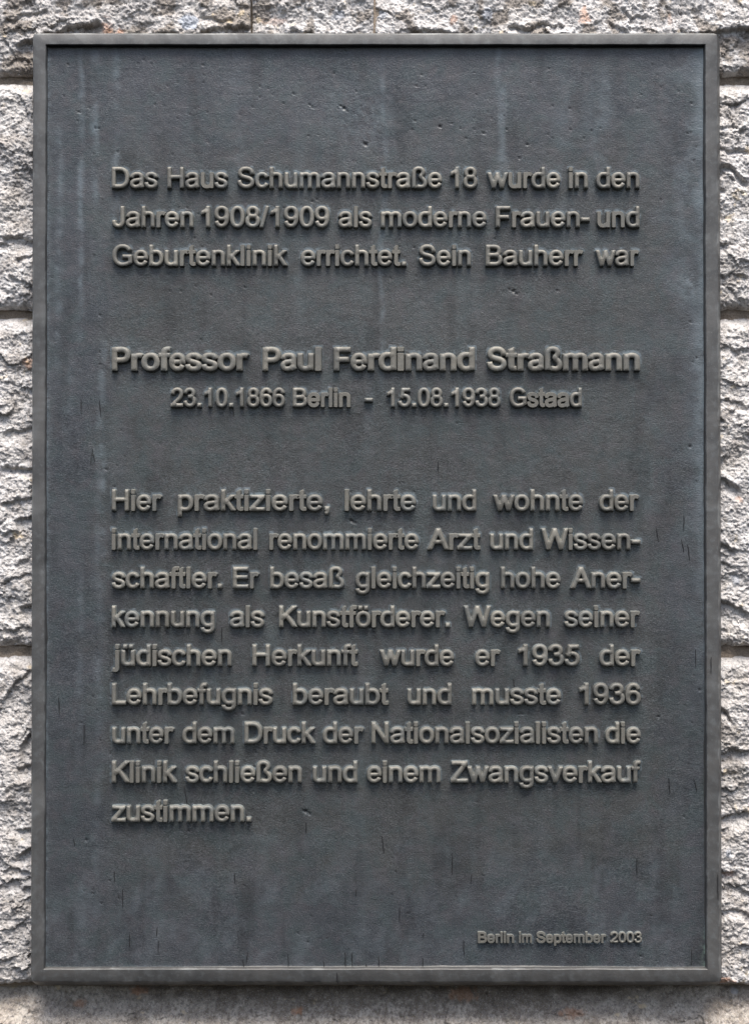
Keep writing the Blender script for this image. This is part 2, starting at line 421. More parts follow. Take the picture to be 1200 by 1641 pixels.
# (points of the overhanging edge, depth lost just under it, how far below it the hollow runs)
SEED_J = 640
LEDGES = [
 ([(20, 60), (55, 47), (100, 31), (158, 27)], 20, 30), ([(222, 50), (250, 44), (292, 45)], 18, 14), ([(0, 22), (40, 10), (66, 4)], 10, 12),
 ([(300, 44), (345, 36), (398, 30)], 17, 24), ([(448, 50), (468, 38), (500, 42)], 12, 16), ([(318, 12), (352, 22), (372, 14)], 8, 10),
 ([(660, 40), (690, 36), (738, 44)], 15, 18), ([(818, 30), (848, 36), (872, 24), (905, 30)], 14, 12), ([(902, 45), (935, 48)], 16, 10),
 ([(980, 26), (1000, 34), (1016, 44)], 10, 14), ([(1002, 4), (1020, 16), (1042, 18)], 9, 9), ([(1096, 36), (1110, 42), (1146, 40)], 13, 18),
 ([(1146, 44), (1168, 38), (1210, 34)], 17, 55), ([(0, 52), (14, 70), (20, 95)], 8, 10), ([(6, 86), (30, 80), (52, 88)], 7, 10),
 ([(0, 372), (26, 376), (54, 378)], 13, 24), ([(18, 330), (54, 322)], 5, 8), ([(14, 268), (40, 262), (54, 276)], 7, 10), ([(0, 255), (20, 232), (54, 240)], 6, 9),
 ([(8, 440), (34, 448), (54, 462)], 10, 12), ([(20, 410), (54, 402)], 9, 10),
 ([(28, 578), (40, 568), (54, 566)], 7, 12), ([(0, 690), (20, 688), (54, 684)], 10, 26), ([(0, 748), (22, 744), (54, 752)], 15, 16),
 ([(0, 806), (24, 800), (54, 794)], 9, 12), ([(22, 832), (36, 828), (54, 824)], 15, 34), ([(0, 934), (22, 922), (54, 918)], 8, 9),
 ([(28, 976), (40, 972), (54, 970)], 17, 30), ([(0, 1012), (28, 1008), (54, 1004)], 7, 12), ([(0, 860), (14, 852), (26, 850)], 9, 12),
 ([(0, 1122), (20, 1096), (36, 1082), (54, 1070)], 9, 45), ([(30, 1196), (40, 1182), (54, 1168)], 18, 60), ([(26, 1232), (54, 1228)], 14, 26),
 ([(22, 1336), (54, 1330)], 14, 22), ([(26, 1372), (54, 1358)], 16, 26), ([(0, 1398), (26, 1394), (46, 1404)], 11, 14), ([(34, 1428), (54, 1420)], 12, 40),
 ([(2, 1276), (14, 1268)], 6, 10), ([(0, 1545), (20, 1540)], 10, 14),
 ([(1150, 204), (1172, 192), (1200, 198)], 7, 10), ([(1148, 228), (1176, 230), (1205, 232)], 12, 10), ([(1150, 262), (1176, 256), (1205, 284)], 17, 16),
 ([(1150, 292), (1168, 296)], 11, 10), ([(1150, 385), (1176, 380)], 12, 16), ([(1150, 440), (1178, 432), (1205, 438)], 9, 14), ([(1176, 205), (1200, 200)], 8, 8),
 ([(1150, 556), (1175, 552), (1205, 560)], 8, 12), ([(1150, 642), (1172, 636), (1205, 650)], 8, 14), ([(1150, 668), (1164, 672)], 14, 14), ([(1150, 765), (1168, 768), (1190, 782)], 14, 24),
 ([(1150, 846), (1160, 850)], 12, 8), ([(1150, 868), (1170, 872), (1182, 884)], 16, 12), ([(1150, 900), (1176, 906)], 9, 14), ([(1150, 962), (1172, 966), (1205, 984)], 18, 32),
 ([(1150, 1012), (1168, 1010)], 9, 12), ([(1154, 1135), (1168, 1142), (1178, 1158)], 16, 14), ([(1154, 1210), (1176, 1206), (1205, 1204)], 10, 26),
 ([(1154, 1318), (1176, 1310), (1205, 1306)], 20, 36), ([(1156, 1400), (1172, 1406), (1186, 1402)], 11, 16), ([(1156, 1466), (1180, 1462), (1205, 1470)], 9, 18), ([(1180, 1420), (1205, 1436)], 9, 12),
 ([(1190, 1520), (1205, 1518)], 12, 18), ([(56, 1597), (90, 1600), (150, 1594)], 5, 10), ([(160, 1598), (230, 1606), (300, 1600)], 8, 10), ([(390, 1604), (440, 1598), (500, 1606)], 7, 12),
 ([(70, 1614), (96, 1608)], 6, 8), ([(1010, 1600), (1060, 1606)], 5, 8),
]

def facets(x, y, size, seed, tilt):
    """broken planes: every cell of a jittered grid is a plane of its own height and lean"""
    gx, gy = x / size, y / size
    ix, iy = np.floor(gx).astype(np.int64), np.floor(gy).astype(np.int64)
    best = np.full(x.shape, 1e9); h = np.zeros(x.shape)
    def rnd(i, j, k):
        q = (i * 374761393 + j * 668265263 + (seed * 31 + k) * 974634777) & 0xffffffff
        q = ((q ^ (q >> 13)) * 1274126177) & 0xffffffff
        return ((q ^ (q >> 16)) & 0xffff) / 65536.0
    for di in (-1, 0, 1):
        for dj in (-1, 0, 1):
            i, j = ix + di, iy + dj
            dx, dy = gx - (i + rnd(i, j, 1)), gy - (j + rnd(i, j, 2))
            d = dx * dx + dy * dy
            v = (rnd(i, j, 3) - .5) * 1.1 + (rnd(i, j, 4) - .5) * 2 * tilt * dx + ((rnd(i, j, 5) - .5) * 2 * tilt + .25 * tilt) * dy
            m = d < best
            best = np.where(m, d, best); h = np.where(m, v, h)
    return h

def rock(x, y, seed, rough=1.0):
    wx = x + 6 * fbm(x, y, 30, 5, seed + 50, .68); wy = y + 6 * fbm(x, y, 30, 5, seed + 60, .68)
    h = 9.0 * fbm(wx, wy, 150, 2, seed) + 5.0 * fbm(wx * .8, wy * 1.2, 64, 2, seed + 5)
    m = sstep(-.35, .45, fbm(x, y, 80, 2, seed + 90))
    h += 3.6 * facets(wx, wy * 1.15, 44, seed + 15, 1.9) * (.4 + .6 * m)
    h += 1.2 * facets(wx + .3 * wy, wy * 1.2, 17, seed + 25, 1.7) * (.3 + .7 * m)
    h += 3.4 * np.abs(fbm(wx, wy, 26, 3, seed + 21, .5)) + 2.3 * np.abs(fbm(wx + 40, wy, 13, 3, seed + 22, .6))
    h += 1.25 * fbm(x, y * 1.15, 7.0, 3, seed + 35, .78)
    h -= 2.2 * sstep(.45, .85, fbm(x * .8, y * 1.2, 9, 3, seed + 44, .6)) * (.3 + .7 * m)
    return h * rough

def build_block(ci, x0, x1, y0, y1, hy0, hy1, seed, mat, wall):
    hx = 1.3 if ci == 0 else 4.0
    X0, X1 = x0 + hx, x1 - hx; Y0, Y1 = y0 + hy0, y1 - hy1
    def axis(a, b, dense, horiz):
        p = [a]
        while p[-1] < b:
            q = p[-1]
            st = 1.25 if any(u - 4 <= q <= v for u, v in dense) else 9.0
            if q < -8 or q > (1208 if horiz else 1650): st = 2.5 if (-110 < q < (1310 if horiz else 1750)) else 5.0
            nx = min([u - 4 for u, v in dense if u - 4 > q] + [b + 99])
            p.append(min(q + st, nx if st > 2 and nx > q + .5 else q + st, b) if q + st < b - .4 else b)
        return np.array(p)
    xs = axis(X0, X1, [(-8, 62), (1144, 1208)] if 0 < ci < 4 else [(-8, 1208)], True)
    ys = axis(Y0, Y1, [(-8, 1650)] if 0 < ci < 4 else ([(-8, 62), (62, 125)] if ci == 0 else [(1570, 1650)]), False)
    X, Y = np.meshgrid(xs, ys)
    dl, dr, dt, db = X - X0, X1 - X, Y - Y0, Y1 - Y
    wob = 5 * fbm(X, Y, 26, 3, seed + 70)
    h = -34 + rock(X, Y, seed, 1.0 if ci < 4 else .75)
    if ci == 4: h += -38 + 42 * sstep(-6, 85, dt)
    if ci == 4: h -= 30 * np.exp(-np.maximum(dt + 1.2 * wob, 0) / 9) * sstep(90, 260, X) * sstep(1130, 980, X) - 1.6 * fbm(X, Y, 7, 4, 333, .7)
    # smooth upper shoulders under each bed joint, tucked lower edges
    soft = sstep(30 if 0 < ci else 14, 2, dt + wob)
    sf = .6 if ci < 4 else .2; h = h * (1 - sf * soft) - 42 * sf * soft
    E = (15 * np.exp(-np.maximum(dt + .35 * wob, 0) / 9) + 17 * np.exp(-np.maximum(db + .5 * wob, 0) / 5)
         + (16 if ci else 6) * np.exp(-np.maximum(np.minimum(dl, dr) + (.5 if ci else .1) * wob, 0) / (9 if ci else 2)))
    h -= E
    for pts, dep, run in LEDGES:
        p = np.array(pts, float)
        if p[0, 0] > X1 or p[-1, 0] < X0 or p[:, 1].min() > Y1 or p[:, 1].max() + run < Y0: continue
        j0 = np.searchsorted(ys, p[:, 1].min() - 12); j1 = np.searchsorted(ys, p[:, 1].max() + run * 2 + 12)
        i0 = np.searchsorted(xs, p[0, 0] - 8); i1 = np.searchsorted(xs, p[-1, 0] + 8)
        if j1 <= j0 or i1 <= i0: continue
        xx, yy = X[j0:j1, i0:i1], Y[j0:j1, i0:i1]
        yl = np.interp(xx, p[:, 0], p[:, 1]) + 4.5 * fbm(xx, yy * .3, 18, 3, 900 + int(p[0, 1])) 
        e = sstep(p[0, 0] - 6, p[0, 0] + 6, xx) * sstep(p[-1, 0] + 6, p[-1, 0] - 6, xx)
        s = yy - yl
        g = sstep(-1.5, 3.5, s + 1.2 * fbm(xx, yy, 5, 2, 78)) * np.clip(1 - s / (run * (1 + .3 * fbm(xx, yy, 20, 2, 77))), 0, 1) ** .8
        up = np.exp(-np.abs(s + 4) / 7) * (s < 0) * .25
        h[j0:j1, i0:i1] += e * dep * .72 * (up - g)
    inside = sstep(-5, 1, np.minimum.reduce([X - PL[0], PL[2] - X, Y - PL[1], PL[3] - Y]))
    cap = -27 + 3 * np.tanh((h + 27) / 8)
    h = np.where(h > -30, h * (1 - inside) + np.minimum(h, cap - 3) * inside, h)
    # nothing but the far shoulders stands proud of the plaque
    h = np.where(h > -8, -8 + (h + 8) * .4, h)
    # closed sides back to the bed
    xr = np.concatenate([[xs[0]], xs, [xs[-1]]]); yr = np.concatenate([[ys[0]], ys, [ys[-1]]])
    H = np.full((len(yr), len(xr)), -95.0); H[1:-1, 1:-1] = h
    XX, YY = np.meshgrid(xr, yr)
    # the arrises wander
    ew = np.exp(-np.maximum(np.minimum(YY - Y0, Y1 - YY), 0) / 7)
    YY = YY + ew * (2.4 * fbm(XX, YY * 0 + Y0, 38, 4, SEED_J + ci, .6)) * (1 if ci else .8)
    V = np.stack([(XX - 600) * PX, -H * PX, (820.5 - YY) * PX], -1).reshape(-1, 3)
    me = mesh_np('stone_block', V, grid_quads(len(xr), len(yr)), mat)
    rust = np.zeros(XX.shape); peb = np.zeros(XX.shape); gr = np.zeros(XX.shape)
    for (cx, cy, rx, ry, amt) in [(941, 14, 9, 16, .5), (729, 20, 7, 9, .4), (1080, 20, 4, 14, .25), (165, 40, 10, 22, .45), (188, 42, 8, 8, .5), (440, 22, 18, 7, .25), (40, 580, 12, 8, .4), (120, 1618, 12, 6, .35),
                                  (215, 1603, 16, 7, .45), (1165, 1578, 18, 6, .6), (1190, 800, 6, 6, .3), (1172, 1405, 12, 6, .35), (745, 1608, 30, 10, .35), (920, 1632, 24, 8, .4), (475, 1630, 10, 6, .5)]:
        d = np.hypot((XX - cx) / rx, (YY - cy) / ry) + .5 * fbm(XX, YY, 9, 3, 300)
        rust = np.maximum(rust, amt * sstep(1.15, .5, d))
    for (cx, cy, rx, ry, amt) in [(299, 24, 18, 13, .85), (783, 12, 9, 12, .6), (540, 12, 12, 9, .5), (1168, 200, 6, 4, .4), (1184, 930, 7, 8, .5), (1172, 1372, 5, 8, .6), (612, 12, 9, 8, .5), (1187, 1600, 6, 5, .5)]:
        d = np.hypot((XX - cx) / rx, (YY - cy) / ry) + .3 * fbm(XX, YY, 8, 3, 320)
        peb = np.maximum(peb, amt * sstep(1.1, .75, d))
    n = fbm(XX, YY, 40, 4, seed + 80)
    gr = .42 * sstep(.1, .7, n + .35 * fbm(XX, YY, 7, 3, 502))
    if ci == 0: gr = np.maximum(gr, .75 * sstep(.05, .4, n + .45 * sstep(26, 60, YY) * (XX < 330) + .35 * (XX > 1140) * (YY > 30)))  # top course darker low on the left and at the right end
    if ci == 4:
        gr = np.maximum(gr, .85 * sstep(-.15, .85, n * .5 + .8 * fbm(XX, YY, 9, 4, 501, .7) + sstep(250, 480, XX) * sstep(1010, 830, XX) * .75 * sstep(1660, 1600, YY)))  # blotchy grime, plus the plaque's cast shadow painted across the middle
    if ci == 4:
        gr = np.maximum(gr, .95 * np.pad(sstep(30, 4, dt + 2.2 * wob), 1, 'edge') * sstep(110, 300, XX) * sstep(1120, 960, XX))  # shadowed gap beneath the plaque painted along the block's upper edge
    attr(me, 'rust', rust); attr(me, 'pebble', peb); attr(me, 'grime_shade', gr)
    o = link('stone_block', me, wall)
    return o

wall = link('stone_wall', None)
wall.location = (0, 0.05, -0.75)
bpy.context.view_layer.update()
tag(wall, 'wall of big rough split pale grey stone blocks behind the dark bronze plaque', 'wall', kind='thing')
SEED = 11
for ci in range(5):
    xb = COURSES[ci]
    for k in range(len(xb) - 1):
        SEED += 101
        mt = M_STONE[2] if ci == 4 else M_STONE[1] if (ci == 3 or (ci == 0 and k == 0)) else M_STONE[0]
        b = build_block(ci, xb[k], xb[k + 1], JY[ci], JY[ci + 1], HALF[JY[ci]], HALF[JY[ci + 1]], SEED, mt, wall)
        b.matrix_parent_inverse = wall.matrix_world.inverted()
# mortar bed behind and between the blocks
xs = np.unique(np.concatenate([np.arange(-420, 1641, 6.0), [589.5, 593, 607, 610.5]])); ys = np.unique(np.concatenate([np.arange(-420, 2081, 8.0)] + [np.arange(j - 12, j + 13, 2.0) for j in JY[1:5]]))
X, Y = np.meshgrid(xs, ys)
H = -54 + 4.0 * fbm(X, Y, 16, 4, 5)
H[(Y > 1575) & (Y < 1600)] -= 16
H[(Y > 1593) & (Y < 1720)] = -105
H[(np.abs(X - 600) < 10) & (Y < 104)] = -37.0
V = np.stack([(X - 600) * PX, -H * PX, (820.5 - Y) * PX], -1).reshape(-1, 3)
mo = link('mortar', mesh_np('mortar', V, grid_quads(len(xs), len(ys)), M_MORTAR), wall)
mo.matrix_parent_inverse = wall.matrix_world.inverted()

# ================================================================= the plaque
plaque = link('memorial_plaque', None)
plaque.location = W3(602.5, 1577, 0)
bpy.context.view_layer.update()
tag(plaque, 'dark bronze memorial plaque with raised German text and raised rim on rough stone wall', 'plaque', kind='thing')
PINV = plaque.matrix_world.inverted()
def part(name, me):
    o = link(name, me, plaque); o.matrix_parent_inverse = PINV; return o

# frame: one casting, its section swept round the rectangle; (inset from the outer edge, depth)
SEC = [(1.0, -24), (0.0, -21), (.5, -10), (3.6, 9.2), (4.8, 11.4), (6.6, 12.1), (18.4, 12.2), (19.1, 11.5), (19.6, 10.2), (20.6, .9), (22.0, -.6)]
def frame_mesh():
    l, t, r, b = PL
    verts, quads = [], []
    def side(n, fx, fy):
        return [(fx(i / n), fy(i / n)) for i in range(n)]
    NX, NY = 184, 254
    ring = len(SEC)
    cols = NX * 2 + NY * 2
    V = np.zeros((ring, cols, 3))
    for k, (ins, d) in enumerate(SEC):
        ty = ins; bt = ins + (5.6 if 3 < ins < 7 else 0)
        L_, R_, T_, B_ = l + ins, r - ins - (3.4 if 3 < ins < 7 else 0), t + ty, b - bt
        if ins > 7: L_, R_, T_, B_ = 55.3 + ins, 1148.0 - ins, 52.8 + ins, 1567.4 - ins
        rad = max(7 - ins, 1.0) if ins < 8 else .01
        u = np.arange(NX) / NX; v = np.arange(NY) / NY
        xs = np.concatenate([L_ + (R_ - L_) * u, np.full(NY, R_), R_ - (R_ - L_) * u, np.full(NY, L_)])
        ys = np.concatenate([np.full(NX, T_), T_ + (B_ - T_) * v, np.full(NX, B_), B_ - (B_ - T_) * v])
        # round the corners a little
        for cx, cy in ((L_, T_), (R_, T_), (R_, B_), (L_, B_)):
            dx, dy = np.abs(xs - cx), np.abs(ys - cy)
            m = (dx + dy) < rad * 2
            q = (1 - (dx + dy)[m] / (rad * 2)) ** 2 * rad * .55
            xs[m] += np.sign(602 - cx) * q; ys[m] += np.sign(815 - cy) * q
        w = .45 * perlin(xs / 70, ys / 70, 40) + .25 * perlin(xs / 17, ys / 17, 41)
        dd = d + (w * 1.2 if d > 5 else 0)
        onx = np.concatenate([np.zeros(NX), np.ones(NY), np.zeros(NX), np.ones(NY)])
        V[k, :, 0] = xs + w * onx; V[k, :, 1] = ys + w * (1 - onx); V[k, :, 2] = dd
    P3 = np.stack([(V[..., 0] - 600) * PX, -V[..., 2] * PX, (820.5 - V[..., 1]) * PX], -1).reshape(-1, 3)
    for k in range(ring - 1):
        a = np.arange(cols); b2 = (a + 1) % cols
        quads.append(np.stack([k * cols + a, (k + 1) * cols + a, (k + 1) * cols + b2, k * cols + b2], 1))
    n = len(P3)
    me = mesh_np('frame', P3, np.vstack(quads), M_FRAME)
    me.set_sharp_from_angle(angle=math.radians(25))
    w = np.zeros((ring, cols)); q = fbm(V[..., 0], V[..., 1], 60, 5, 44, .75)
    for k, a in ((1, .5), (2, .55), (3, .75), (4, .55), (5, .12), (6, .12), (7, .5), (8, .45)): w[k] = a * sstep(-.4 if k < 4 else -.1, .75, q[k])
    attr(me, 'wear', w)
    dk = sstep(.1, .8, fbm(V[..., 0], V[..., 1], 70, 4, 45)) * .22; dk[-2:] = .75; dk[:3] = .5  # darker in patches, at the inner foot and on the outer sides
    attr(me, 'dark_tone', dk)
    return me
part('frame', frame_mesh())

# back of the casting
me = bpy.data.meshes.new('back_plate')
me.from_pydata([W3(52.5, 50, -23.5), W3(1154.5, 50, -23.5), W3(1154.5, 1577, -23.5), W3(52.5, 1577, -23.5)], [], [(0, 1, 2, 3)]); me.materials.append(M_FRAME)
part('back_plate', me)

# panel: fine grid so that pits, the cove along the rim and the soft unevenness are real
STREAKS = [(128, 73, 540, 5, .46), (153, 73, 330, 6, .44), (186, 73, 420, 6, .36), (95, 200, 620, 6, .30), (380, 80, 300, 12, .16), (613, 73, 620, 5, .28), (797, 73, 150, 6, .44), (806, 130, 330, 7, .45),
           (165, 540, 900, 6, .44), (158, 700, 1000, 8, .3), (130, 880, 1240, 6, .22), (158, 1000, 1420, 7, .20), (112, 560, 760, 8, .18), (345, 1020, 1260, 12, .12), (480, 230, 520, 8, .14),
           (710, 820, 1000, 9, .14), (903, 90, 420, 16, .14), (960, 100, 300, 22, .22), (1090, 240, 520, 10, .2), (570, 1080, 1330, 9, .10), (250, 1330, 1520, 9, .12), (135, 1400, 1530, 8, .2), (590, 560, 760, 8, .14),
           (1040, 620, 860, 14, .10), (870, 1300, 1500, 12, .10), (420, 1330, 1500, 10, .10), (700, 1420, 1549, 20, .12), (760, 420, 560, 10, .12)]
PITS = [(551, 172, 5), (546, 168, 3), (556, 176, 3), (496, 166, 3), (500, 170, 2), (152, 203, 3), (158, 204, 2), (470, 148, 2), (384, 183, 2), (586, 230, 5), (582, 227, 3), (363, 132, 2), (105, 185, 2), (705, 201, 4), (775, 212, 2), (845, 230, 3), (848, 233, 2),
        (812, 206, 2), (654, 187, 2), (700, 201, 2), (1102, 212, 2), (1107, 211, 3), (822, 466, 5), (816, 463, 3), (828, 470, 3), (845, 458, 2), (1096, 525, 2), (1107, 516, 3), (1117, 516, 2), (367, 557, 2), (322, 544, 2), (626, 549, 3), (1105, 715, 3),
        (565, 836, 6), (561, 833, 3), (569, 838, 3), (160, 505, 2), (491, 1300, 5), (486, 1298, 2), (496, 1303, 3), (140, 1345, 3), (500, 322, 3), (508, 318, 2), (513, 316, 2), (833, 252, 2), (392, 460, 2), (880, 1262, 3), (1054, 1148, 3), (1057, 1327, 2), (1120, 1105, 3)]
def panel_mesh():
    xs = np.arange(74.0, 1131.6, 2.0); ys = np.arange(70.0, 1553.0, 2.0)
    X, Y = np.meshgrid(xs, ys)
    H = 1.3 * fbm(X, Y, 230, 3, 3) + .22 * fbm(X, Y, 46, 3, 9) + .10 * fbm(X, Y, 14, 3, 8)
    dl, dr, dt, db = X - 76, 1130 - X, Y - 72, 1550 - Y
    H += 1.8 * (np.exp(-np.maximum(np.minimum(np.minimum(dl, dr), np.minimum(dt, db)), 0) / 1.6))
    pat = np.zeros(X.shape); gr = np.zeros(X.shape); ver = np.zeros(X.shape)
    for (x, y0, y1, w, a) in STREAKS:
        c = x + 5 * perlin(Y / 160 + x, Y * 0 + .5, 21) + 1.5 * perlin(Y / 33 + x, Y * 0 + .5, 22)
        ww = 1.7 * w * (1 + .35 * perlin(Y / 60, Y * 0 + x, 23))
        e = sstep(y0 - 12, y0 + 25, Y) * sstep(y1 + 40, y1 - 60, Y)
        t = np.clip(1 - np.abs(X - c) / ww, 0, 1)
        pat = np.maximum(pat, .8 * a * e * sstep(0, 1, t) * np.clip(.55 + .9 * fbm(X, Y, 24, 4, 24) + .5 * fbm(X, Y, 70, 2, 27), 0, 1.2))
    # bluish bloom down the right-hand inner edge, faint on the left and along the foot
    n = fbm(X, Y, 46, 4, 31); n2 = fbm(X, Y, 9, 3, 33)
    bl = np.exp(-np.maximum(dr, 0) / (7 + 7 * sstep(-.3, .6, n))) * sstep(-.7, .3, n + .35) * sstep(1450, 700, Y + 200 * n) * .95
    bl = np.maximum(bl, .5 * np.exp(-dr / 30) * sstep(-.1, .5, n) * sstep(800, 300, Y))
    bl = np.maximum(bl, .45 * np.exp(-dr / 3.0) * (.7 + n2)); bl = np.maximum(bl, .35 * np.exp(-dl / 3.5) * (.8 + n2))
    bl = np.maximum(bl, .32 * np.exp(-db / 3) * sstep(-.5, .5, n + n2))
    blob = np.exp(-((X - 1105) / 22) ** 2 - ((Y - 458) / 26) ** 2) + .6 * np.exp(-((X - 962) / 26) ** 2 - ((Y - 140) / 30) ** 2) + .5 * np.exp(-((X - 580) / 60) ** 2 - ((Y - 190) / 50) ** 2) + .4 * np.exp(-((X - 745) / 90) ** 2 - ((Y - 1520) / 30) ** 2)
    dap = fbm(X * .9 + Y * .35, Y * .55 - X * .15, 38, 4, 91, .6)
    bl = np.maximum(bl, .13 * sstep(-.1, .9, dap) * sstep(1250, 1450, Y + 50 * n))
    bl = np.maximum(bl, .42 * blob * sstep(-.6, .6, n + n2))
    pat = np.clip(np.maximum(pat, bl), 0, 1)
    ver = .8 * np.exp(-np.maximum(dr - 1, 0) / 3.2) * sstep(1470, 1530, Y) * sstep(-.5, .3, n2) + .35 * np.exp(-dr / 2.5) * sstep(.1, .5, n) * (Y > 1200)
    for (x, y, r) in PITS:
        d = np.hypot(X - x, (Y - y) * 1.15) / (r * .68) + .55 * fbm(X, Y, 6, 2, 51)
        k = sstep(1.15, .35, d); H -= 2.2 * k; gr = np.maximum(gr, .75 * k)
    pits = fbm(X, Y, 7, 2, 61)
    dens = sstep(.1, .6, fbm(X, Y, 120, 2, 62) + .45 * sstep(400, 150, Y))
    k = sstep(.86, .97, pits) * dens; H -= 1.6 * k; gr = np.maximum(gr, .7 * k)
    gr = np.maximum(gr, .28 * sstep(.15, .7, fbm(X / 1.6, Y / 7, 26, 4, 71)))
    gr = np.maximum(gr, .75 * np.exp(-np.maximum(dt, 0) / 4.0) * sstep(-.9, .2, n2))  # shadow of the top rim painted as a dark band below it
    # pale bloom left standing in the corners round the lettering, mostly on the upper sides
    near = np.full(X.shape, -99.0)
    for ch, style, ox, base, sx, em, _, _ in items:
        gx, gy, gs = SDF[(ch, style)]
        i0, i1 = np.searchsorted(xs, [ox + gx[0] * em, ox + gx[-1] * em]); j0, j1 = np.searchsorted(ys, [base - gy[-1] * em, base - gy[0] * em])
        a = np.clip(((X[j0:j1, i0:i1] - ox) / sx - gx[0]) / (gx[1] - gx[0]), 0, len(gx) - 1).astype(int)
        b = np.clip(((base - 2.2 - Y[j0:j1, i0:i1]) / em - gy[0]) / (gy[1] - gy[0]), 0, len(gy) - 1).astype(int)
        near[j0:j1, i0:i1] = np.maximum(near[j0:j1, i0:i1], gs[b, a])
    pat = np.maximum(pat, .62 * sstep(-72, -24, near) * sstep(-.25, .55, n + .8 * n2 + .1))
    V = np.stack([(X - 600) * PX, -H * PX, (820.5 - Y) * PX], -1).reshape(-1, 3)
    me = mesh_np('panel', V, grid_quads(len(xs), len(ys)), M_PANEL)
    wash = sstep(120, 215, X + 40 * n) * sstep(1130, 1010, X + 40 * n) * sstep(1480, 1300, Y + 60 * n) * sstep(150, 330, Y + 60 * n)
    attr(me, 'wash', wash)
    attr(me, 'patina', pat); attr(me, 'grime_shade', gr); attr(me, 'verdigris', ver)
    return me

# thin black run-off marks (x, y top, y bottom, lean)
DRIPS = [(159, 637, 668, 3), (130, 640, 664, 1), (148, 716, 734, 2), (147, 726, 748, -1), (150, 728, 740, 2), (1095, 826, 850, 0), (1051, 846, 868, 3), (1091, 864, 885, 4), (1101, 872, 898, 3), (95, 1118, 1145, 2), (136, 1161, 1193, 0),
         (198, 1423, 1453, 0), (209, 1495, 1517, 0), (255, 1506, 1528, 0), (398, 1524, 1540, -2), (390, 1535, 1548, 2), (462, 1526, 1549, 1), (553, 1524, 1549, 1), (564, 1524, 1549, 1), (587, 1542, 1549, 0), (519, 1538, 1549, 1),
         (540, 1554, 1572, 2), (607, 1530, 1549, 0), (677, 1532, 1548, 0), (742, 1505, 1528, 1), (1070, 1246, 1272, 2), (1110, 1246, 1268, 5), (1106, 1520, 1545, 0), (296, 1259, 1287, 5), (612, 1338, 1366, 3), (724, 1366, 1400, 0),
         (356, 1005, 1030, 0), (491, 1316, 1334, 0), (185, 1395, 1412, 0), (1019, 1375, 1402, 0), (822, 1088, 1102, 2), (374, 650, 668, 0), (1113, 1040, 1070, 1), (1136, 1052, 1078, 0), (1146, 1398, 1438, 0), (702, 740, 757, 0), (640, 1452, 1475, 0)]
rng = random.Random(5)
def drips_mesh():
    V, F = [], []
    for (x, y0, y1, ln) in DRIPS + [(rng.uniform(90, 1115), y, y + rng.uniform(7, 17), rng.uniform(-2, 2)) for y in [rng.uniform(1050, 1520) for _ in range(6)]]:
        d = 13.6 if (y0 > 1551 or x > 1134) else 1.5
        n = 5; b = len(V)
        for i in range(n + 1):
            t = i / n; w = .2 + .6 * math.sin(math.pi * min(1, t * .8 + .12)) * rng.uniform(.6, 1.1)
            cx = x + ln * t + rng.uniform(-.35, .35)
            for q in ((cx - w, -.9), (cx, .12), (cx + w, -.9)):
                V.append(W3(q[0], y0 + (y1 - y0) * t, d + q[1]))
        for i in range(n):
            a = b + i * 3
            F += [(a, a + 3, a + 4, a + 1), (a + 1, a + 4, a + 5, a + 2)]
    me = bpy.data.meshes.new('grime_run'); me.from_pydata(V, [], F); me.materials.append(M_GRIME)
    return me
tag(part('grime_run', drips_mesh()), kind='stuff')

# ---------------------------------------------------------------- lettering
LEVELS = [(-29, 0.0), (-7, .82), (0, .955), (8, 1.0)]
RELIEF = 10.2
def contour(xs, ys, s, lv):
    """closed loops of s == lv"""
    ny, nx = s.shape; edges = {}; pts = {}
    D = s - lv
    D[np.abs(D) < 1e-4] = 1e-4
    sg = D > 0
    def pt(key):
        if key in pts: return key
        j, i, o = key
        if o == 0: t = D[j, i] / (D[j, i] - D[j, i + 1]); pts[key] = (xs[i] + t * (xs[i + 1] - xs[i]), ys[j])
        else: t = D[j, i] / (D[j, i] - D[j + 1, i]); pts[key] = (xs[i], ys[j] + t * (ys[j + 1] - ys[j]))
        return key
    mixed = np.argwhere((sg[:-1, :-1].astype(int) + sg[1:, :-1] + sg[:-1, 1:] + sg[1:, 1:]) % 4 != 0)
    nxt = {}
    for j, i in mixed:
        c = (sg[j, i], sg[j, i + 1], sg[j + 1, i + 1], sg[j + 1, i])
        e = [(j, i, 0), (j, i + 1, 1), (j + 1, i, 0), (j, i, 1)]
        cr = [k for k in range(4) if c[k] != c[(k + 1) % 4]]
        # directed so that the solid lies on the left
        starts = [k for k in cr if c[k] and not c[(k + 1) % 4]]
        for k in starts:
            m = (k + 1) % 4
            while m not in cr: m = (m + 1) % 4
            # walk the other way round when two separate corners are solid
            a, b = pt(e[k]), pt(e[[q for q in cr if not (c[q] and not c[(q + 1) % 4])][0] if len(cr) == 2 else m])
            nxt[a] = b
    loops = []
    while nxt:
        a0, b = nxt.popitem(); lp = [a0]
        while b != a0 and b in nxt:
            lp.append(b); b = nxt.pop(b)
        if len(lp) > 5: loops.append(np.array([pts[k] for k in lp]))
    return loops

def thin(lp, tol):
    """drop points that lie within tol of the line between the kept ones"""
    n = len(lp); keep = [0]; i = 0
    while i < n - 1:
        j = i + 1
        while j < n - 1 and j - i < 9:
            a, b = lp[i], lp[j + 1]; m = lp[i + 1:j + 1]
            d = b - a; L = math.hypot(*d) or 1
            if np.abs((m[:, 0] - a[0]) * d[1] - (m[:, 1] - a[1]) * d[0]).max() / L > tol: break
            j += 1
        keep.append(j); i = j
    if keep[-1] == n - 1 and len(keep) > 4: pass
    return lp[sorted(set(keep))]

